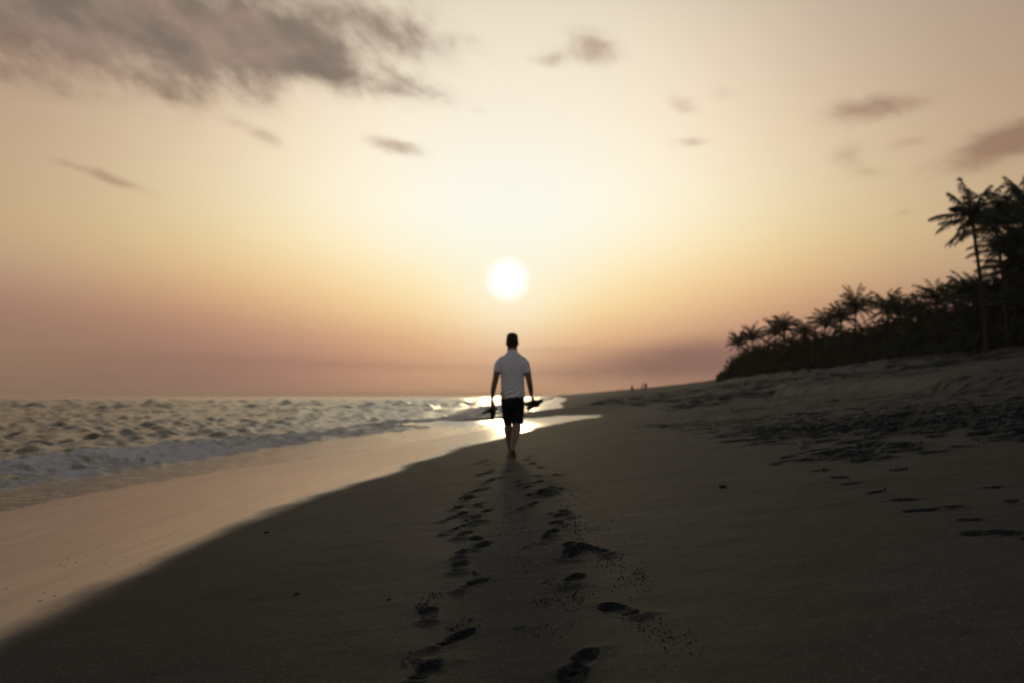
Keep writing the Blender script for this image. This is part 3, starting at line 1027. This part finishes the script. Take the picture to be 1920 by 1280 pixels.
# shorts: one waist, two legs
V, F = [], []
loft(V, F, [(.004, 0, .70), (.003, 0, .78), (.003, 0, .86), (.003, 0, .90)], [(.160, .112), (.172, .118), (.164, .112), (.158, .106)], 26)
loft(V, F, [(-.080, .01, .80), (-.074, .045, .68), (-.062, .085, .56), (-.056, .105, .468)], [(.088, .105), (.088, .100), (.084, .092), (.083, .090)], 20)
loft(V, F, [(.086, .005, .80), (.082, .015, .68), (.078, .020, .56), (.076, .015, .468)], [(.088, .105), (.088, .100), (.086, .094), (.085, .092)], 20)
st = fuse('shorts', V, F, 0.009, M_SHORTS, person, 4)
for v in st.data.vertices:
    x, y, z = v.co
    v.co += v.normal * 0.004 * math.sin(60 * x + 14 * z) * max(0, min(1, (.8 - z) / .2))


# sandals carried in the hands
def sandal(label, loc, rot):
    r = thing('flip_flop', label, 'flip flop', loc, rot, 'flip flops carried by the walker')
    r.scale = (1.08, 1.08, 1.08)
    out = []
    n = 28
    for k in range(n):
        a = 2 * math.pi * k / n
        y = math.sin(a) * 0.133
        wdt = 0.047 if y > 0 else 0.038
        wst = 1 - 0.16 * math.exp(-((y + 0.02) / 0.05) ** 2)
        out.append((math.copysign(abs(math.cos(a)) ** 0.8, math.cos(a)) * wdt * wst, y))
    V = []
    for zz, sc in ((-.020, .95), (-.016, 1.0), (.008, 1.0), (.012, .95)):
        V += [(x * sc, y * (1 - (1 - sc) * .4), zz + (0.006 if y < -0.04 and zz > 0 else 0)) for x, y in out]
    F = [tuple(range(n))[::-1], tuple(3 * n + k for k in range(n))]
    for j in range(3):
        for k in range(n):
            F.append((j * n + k, j * n + (k + 1) % n, (j + 1) * n + (k + 1) % n, (j + 1) * n + k))
    mesh_obj('sole', V, F, M_RUBBER, r, True)
    V, F = [], []
    loft(V, F, [(0, .075, .005), (0, .072, .026), (-.012, .055, .033), (-.030, .015, .029), (-.040, -.030, .008)], [(.006, .004), (.006, .004), (.010, .004), (.012, .004), (.011, .004)], 8)
    loft(V, F, [(0, .072, .026), (.012, .055, .033), (.030, .015, .029), (.040, -.030, .008)], [(.006, .004), (.010, .004), (.012, .004), (.011, .004)], 8)
    mesh_obj('strap', V, F, M_RUBBER, r, True)
    return r


def wp(x, y, z):
    return (PX + x * 1.03, PY + y * 1.03, PZ + z * 1.035)


def orient(length_dir, sole_normal):
    f = Vector(length_dir).normalized()
    n = Vector(sole_normal)
    n = (n - f * n.dot(f)).normalized()
    x = f.cross(n)
    return Matrix((x, f, n)).transposed().to_euler()


sandal('black flip flop hanging upright from the left hand', wp(-.287, .055, .655), orient((0.02, .05, -1), (.90, .35, .05)))
sandal('black flip flop sticking out sideways below the left hand', wp(-.325, .075, .655), orient((-.75, -.65, -.22), (.1, .25, .95)))
sandal('black flip flop slanting up and outward in the right hand', wp(.322, .13, .742), orient((.86, .15, .50), (.42, .45, -.75)))
sandal('black flip flop tucked behind the other one in the right hand', wp(.262, .20, .765), orient((.55, -.80, .20), (.35, .35, -.85)))


# three small figures far down the beach
def far_person(lean):
    V, F = [], []
    loft(V, F, [(0, 0, .80), (0, 0, .95), (0, 0, 1.2), (0, 0, 1.38), (0, 0, 1.44)], [(.15, .10), (.16, .10), (.17, .11), (.19, .10), (.07, .06)], 12)
    loft(V, F, [(0, 0, 1.40), (0, 0, 1.55)], [.055, .052], 10)
    ball(V, F, (0, 0, 1.63), (.078, .095, .115), 12, 8)
    for s in (-1, 1):
        loft(V, F, [(s * .17, 0, 1.38), (s * .24, 0, 1.12), (s * .26, .05 * s, .86), (s * .262, .06 * s, .76)], [.055, .045, .035, .025], 10)
        loft(V, F, [(s * .09, 0, .9), (s * .10, .08 * s * lean, .5), (s * .10, -.05 * s * lean, .08), (s * .10, .10 - .05 * s * lean, .03)], [(.09, .09), .062, .042, .035], 10)
    return V, F


for i, (px, py, lab, top) in enumerate([(1185, 733, 'tiny distant figure standing alone on the far sand crest', M_DARKCLOTH),
                                        (1204, 731.5, 'tiny distant figure, left one of the pair on the far sand crest', M_DARKCLOTH),
                                        (1210.5, 731, 'tiny distant figure, right one of the pair on the far sand crest', M_DARKCLOTH)]):
    d = 175.0
    best = None
    for d in np.arange(120, 205, 1.0):      # stand on the crest of the sand along this bearing
        x = (px - 960) / F_PX * d
        e_ = (ground_z(x, d) - CAM_Z) / d
        if best is None or e_ > best[0]:
            best = (e_, x, d)
    _, x, d = best
    Vv, Ff = far_person((1, .3, -.6)[i])
    k = 0.97 if i != 2 else 1.02
    p = thing('person', lab, 'person', (x, d, ground_z(x, d)), (0, 0, (0.2, 1.2, -.5)[i]), 'distant people on the sand crest')
    fuse('body', Vv, Ff, 0.025, M_SKIN, p, 3)
    V, F = [], []
    loft(V, F, [(0, 0, .55), (0, 0, .9), (0, 0, 1.2), (0, 0, 1.37), (0, 0, 1.45)], [(.19, .14), (.18, .125), (.19, .13), (.205, .115), (.085, .075)], 14)
    fuse('clothing', V, F, 0.025, top, p, 2)
    p.scale = (k, k, k)


# ------------------------------------------------------------------ palms
def frond_mesh(rnd, L, sag, leaf, n, lift, wind=0.0):
    """one feather leaf along +X: an arching midrib with hanging leaflets (thin blades folded along the rib)"""
    V, F = [], []
    P = []
    x = z = 0.0
    ang = lift
    steps = 14
    for i in range(steps + 1):
        P.append(Vector((x, wind * (i / steps) ** 2 * L, z)))
        x += math.cos(ang) * L / steps
        z += math.sin(ang) * L / steps
        ang -= sag / steps * (0.4 + 1.2 * i / steps)
    loft(V, F, P, [(0.05 * (1 - 0.85 * i / steps), 0.04 * (1 - 0.85 * i / steps)) for i in range(steps + 1)], 5, ref=(0, 0, 1))
    for k in range(n):
        t = 0.12 + 0.88 * (k + rnd.random() * 0.6) / n
        f = min(t, 0.999) * steps
        i = int(f)
        p = P[i].lerp(P[i + 1], f - i)
        tg = (P[i + 1] - P[i]).normalized()
        ln = leaf * (math.sin(math.pi * (0.12 + 0.80 * t)) ** 0.7) * rnd.uniform(0.75, 1.15)
        for s in (-1, 1):
            if rnd.random() < 0.06:
                continue
            side = Vector((0, s, 0))
            droop = rnd.uniform(0.35, 0.95)
            d = (tg * 0.75 + side * rnd.uniform(0.5, 0.8) + Vector((0, 0, -droop))).normalized()
            m_ = p + d * ln * 0.55
            e_ = p + (d + Vector((0, 0, -0.35))).normalized() * ln
            w = tg * (0.022 + 0.018 * leaf)
            b = len(V)
            V += [p - w, p + w, m_ + w * 0.9, m_ - w * 0.9, e_]
            F += [(b, b + 1, b + 2, b + 3), (b + 3, b + 2, b + 4)]
    return V, F


def crown_frond_set(seed, n, L, leaf, nl):
    rnd = random.Random(seed)
    out = []
    for k in range(n):
        a = k * 2.39996 + rnd.uniform(-.25, .25)
        u = k / (n - 1)
        lift = 1.45 - 1.65 * u + rnd.uniform(-.15, .15)
        sag = rnd.uniform(0.9, 1.5) * (1.0 - 0.25 * u)
        V, F = frond_mesh(rnd, L * rnd.uniform(.8, 1.1), sag, leaf, nl, lift, rnd.uniform(-.08, .08))
        out.append((a, V, F))
    return out


def trunk_mesh(h, lean, r0=0.17, r1=0.10, bend=0.6):
    pts, rad = [], []
    n = 22
    for i in range(n + 1):
        t = i / n
        pts.append((lean[0] * t ** (1 + bend), lean[1] * t ** (1 + bend), h * t - 0.6 * (1 - t)))
        r = r0 + (r1 - r0) * t + 0.16 * math.exp(-t * 14)
        rad.append(r * (1 + 0.06 * (i % 2)))
    V, F = [], []
    loft(V, F, pts, rad, 10)
    return V, F, Vector(pts[-1])


def rotz(V, a, off):
    c, s = math.cos(a), math.sin(a)
    return [(v[0] * c - v[1] * s + off.x, v[0] * s + v[1] * c + off.y, v[2] + off.z) for v in V]


def palm(label, loc, h, lean, seed, n, L, leaf, nl, rot=0.0, group='palms along the top of the beach', custom=None):
    r = thing('palm_tree', label, 'palm tree', loc, (0, 0, rot), group)
    V, F, top = trunk_mesh(h, lean)
    mesh_obj('trunk', V, F, M_TRUNK, r, True)
    rnd = random.Random(seed)
    if custom:
        for a, lift, sag, ln in custom:
            V, F = frond_mesh(rnd, ln, sag, leaf, nl, lift, rnd.uniform(-.05, .05))
            mesh_obj('frond', rotz(V, a, top), F, M_LEAF, r)
    else:
        for a, V, F in crown_frond_set(seed, n, L, leaf, nl):
            mesh_obj('frond', rotz(V, a, top), F, M_LEAF, r)
    # fibrous heart and nuts under the fronds
    V, F = [], []
    for k in range(9):
        a = k * 0.7
        ball(V, F, (top.x + math.cos(a) * .24, top.y + math.sin(a) * .24, top.z - .25 - .08 * (k % 3)), (.13, .13, .16), 8, 6)
    ball(V, F, (top.x, top.y, top.z + .05), (.28, .28, .5), 10, 8)
    mesh_obj('nut_cluster', V, F, M_TRUNK, r, True)
    return r


def at(px, py, d):
    """world point at distance d straight ahead on the ray of a photograph pixel"""
    return (px - 960) / F_PX * d, d, CAM_Z + (742 - py) / F_PX * d


# the tall palm at the edge of the grove (wind from the sea: thin, sparse crown)
d0 = 72.0
bx, by, _ = at(1852, 640, d0)
bz = ground_z(bx, by)
cx, _, cz = at(1829, 404, d0)
tall = palm('tall slender palm with a sparse windblown crown standing clear of the grove', (bx, by, bz), cz - bz, (cx - bx, 0.0), 4, 0, 0, 0.75, 44, custom=[
    (3.05, 0.25, 0.85, 3.1), (3.3, -0.15, 0.75, 3.3), (2.7, -0.75, 0.55, 2.6), (3.6, 0.7, 1.3, 2.2),
    (1.9, 1.42, 0.35, 3.2), (2.4, 1.1, 0.6, 2.6), (1.2, 1.05, 0.45, 3.2), (0.25, 0.85, 0.30, 3.7), (0.5, 0.55, 0.9, 3.2), (-.3, 0.2, 1.1, 2.8), (5.4, 1.2, 0.7, 2.6),
    (4.4, 0.6, 1.2, 2.4), (4.8, -.3, 0.9, 2.2), (2.2, 0.9, 1.1, 2.0), (5.9, -.2, 1.0, 2.4), (1.6, -0.4, .9, 2.3)])

# crowded palms at the right edge
protoA = palm('leafy palm just behind the tall slender one, its crown touching it', (0, 0, 0), 10.2, (-0.6, 0.3), 12, 26, 3.9, 0.85, 40)
x, y, z = at(1893, 420, 75)
gz = ground_z(x, y)
protoA.location = (x, y, gz)
protoA.scale = (1, 1, (z - gz) / 10.2)
for px, py, d, rot, lab in [(1925, 400, 78, 2.1, 'leafy palm cut by the right edge of the view, highest of the crowded ones'),
                            (1905, 500, 76, 4.0, 'leafy palm with its crown halfway down the crowded clump at the right edge'),
                            (1948, 470, 82, 1.1, 'leafy palm mostly outside the view behind the crowded clump'),
                            (1890, 560, 84, 5.2, 'short leafy palm low in the crowded clump behind the tall slender palm'),
                            (1928, 450, 84, 3.0, 'leafy palm behind the crowded clump, its crown just inside the right edge'),
                            (1906, 470, 88, 0.9, 'leafy palm at the back of the crowded clump, lower than the highest one'),
                            (1960, 560, 74, 0.4, 'short leafy palm at the right edge in front of the clump')]:
    x, y, z = at(px, py, d)
    gz = ground_z(x, y)
    dup(protoA, (x, y, gz), (0, 0, rot), (1, 1, (z - gz) / 10.2), lab)

# the row of lower palms that runs down to the seaward end
ordn = ['first', 'second', 'third', 'fourth', 'fifth', 'sixth', 'seventh', 'eighth', 'ninth', 'tenth', 'eleventh', 'twelfth', 'thirteenth', 'fourteenth', 'fifteenth', 'sixteenth']
row = [(1388, 643, 186, .90), (1412, 634, 180, 1.1), (1452, 624, 170, 1.05), (1475, 616, 166, 1.1), (1508, 624, 160, .95), (1545, 608, 150, 1.1),
       (1578, 598, 142, 1.05), (1603, 578, 136, 1.1), (1664, 580, 124, 1.15), (1684, 586, 121, 1.0), (1722, 584, 112, 1.0), (1764, 562, 104, 1.0),
       (1800, 560, 98, 1.05), (1820, 552, 94, 1.0), (1846, 548, 90, 1.0), (1872, 560, 88, 1.05)]
protos = []
for k in range(3):
    protos.append(palm('x', (0, 0, -50), 6.0, (0.3 * (k - 1), 0.2), 30 + k, 30, 2.9, 0.60, 26))
used = [False] * 3
for i, (px, py, d, sc) in enumerate(row):
    k = i % 3
    x, y, z = at(px, py, d)
    gz = min(ground_z(x, y), z - 2.0)
    lab = ordn[i] + ' low palm counted from the seaward tip of the tree line'
    args = ((x, y, gz), (0, 0, 2.4 * i), (sc, sc, (z - gz) / 6.0))
    if not used[k]:
        o = protos[k]
        o.location, o.rotation_euler, o.scale = args
        o['label'] = lab
        used[k] = True
    else:
        dup(protos[k], *args, label=lab)

# tangled undergrowth filling the bank below the crowns
def undergrowth():
    V, F = [], []
    ur = random.Random(77)

    def blades(cx_, cy_, cz_, rad, hgt, n, ll):
        for _ in range(n):
            a = ur.random() * 6.283
            rr = rad * math.sqrt(ur.random())
            hh = hgt * ur.random() ** 0.8 * math.sqrt(max(0.05, 1 - (rr / rad) ** 2))
            p = Vector((cx_ + rr * math.cos(a), cy_ + rr * math.sin(a), cz_ + hh))
            d = Vector((ur.gauss(0, 1), ur.gauss(0, 1), ur.gauss(0.45, .8))).normalized()
            s = d.cross(Vector((ur.random() - .5, ur.random() - .5, ur.random() - .5))).normalized()
            L = ll * ur.uniform(.5, 1.3)
            w = L * ur.uniform(.10, .20)
            b = len(V)
            V.extend([p, p + d * L * .5 + s * w, p + d * L + Vector((0, 0, -.1 * L)), p + d * L * .5 - s * w])
            F.append((b, b + 1, b + 2, b + 3))
    # top profile of the mass and its foot, in the photograph
    pxs = [1352, 1368, 1385, 1420, 1470, 1540, 1600, 1640, 1700, 1760, 1820, 1870, 1930, 2010]
    tops = [708, 690, 664, 642, 634, 622, 616, 606, 586, 574, 564, 528, 450, 420]
    foot_ = [712, 711, 709, 706, 702, 694, 688, 684, 676, 668, 660, 654, 648, 640]
    ds = [190, 190, 188, 182, 170, 152, 138, 130, 118, 106, 94, 88, 82, 78]
    px = 1358.0
    while px < 2010:
        d = float(np.interp(px, pxs, ds))
        top = float(np.interp(px, pxs, tops))
        ft = float(np.interp(px, pxs, foot_))
        for j in range(5):
            fj = j / 4.0
            dd = d * (0.90 + 0.15 * fj) + ur.uniform(-2, 2)
            x = (px + ur.uniform(-8, 8) - 960) / F_PX * dd
            g = ground_z(x, dd)
            z_top = CAM_Z + (742 - (ft + (top - ft) * (0.30 + 0.70 * fj) + ur.uniform(-5, 7))) / F_PX * dd
            hgt = max(0.8, z_top - g)
            blades(x, dd, g - .2, (ur.uniform(1.6, 2.6) if px > 1385 else 0.9), hgt * 1.1, int(170 + 60 * hgt), 0.95 if fj > .4 else 0.6)
        px += 150.0 / d * 9
    o = mesh_obj('undergrowth', V, F, M_SCRUB)
    tag(o, 'tangled dark scrub covering the bank below the palms', 'undergrowth', kind='stuff')


undergrowth()

# low runners of creeping plants where the scrub meets the sand
def creeper(label, px, py, wpx, seed):
    V, F = [], []
    cr = random.Random(seed)
    x0, y0 = hit(px, py)
    for _ in range(420):
        x = x0 + cr.gauss(0, wpx / F_PX * y0 * .45)
        y = y0 + cr.gauss(0, 2.0)
        z = ground_z(x, y)
        h_ = abs(cr.gauss(0, .22))
        a = cr.random() * 6.28
        l = cr.uniform(.12, .3)
        p = Vector((x - x0, y - y0, z + h_ - ground_z(x0, y0)))
        d = Vector((math.cos(a), math.sin(a), cr.uniform(-.2, .9))).normalized()
        s = d.cross(Vector((0, 0, 1))).normalized() * l * .35
        b = len(V)
        V.extend([p, p + d * l * .5 + s, p + d * l, p + d * l * .5 - s])
        F.append((b, b + 1, b + 2, b + 3))
    o = mesh_obj('creeping_plant', V, F, M_SCRUB)
    o.location = (x0, y0, ground_z(x0, y0))
    tag(o, label, 'plant', 'creeping plants at the foot of the scrub')


# ------------------------------------------------------------------ haze
def haze():
    bm = bmesh.new()
    bmesh.ops.create_cube(bm, size=1.0)
    me = bpy.data.meshes.new('haze')
    bm.to_mesh(me)
    bm.free()
    m = bpy.data.materials.new('sea haze')
    m.use_nodes = True
    t = m.node_tree
    t.nodes.clear()
    out = t.nodes.new('ShaderNodeOutputMaterial')
    v = t.nodes.new('ShaderNodeVolumePrincipled')
    v.inputs['Color'].default_value = (0.95, 0.82, 0.72, 1)
    v.inputs['Density'].default_value = 0.00013
    v.inputs['Anisotropy'].default_value = 0.55
    t.links.new(v.outputs[0], out.inputs['Volume'])
    me.materials.append(m)
    o = bpy.data.objects.new('haze', me)
    COL.objects.link(o)
    o.scale = (18200, 18200, 32)
    o.location = (0, 0, 32 / 2 - 4.2)
    tag(o, 'thin warm sea haze hanging over the beach', 'haze', kind='stuff')


haze()
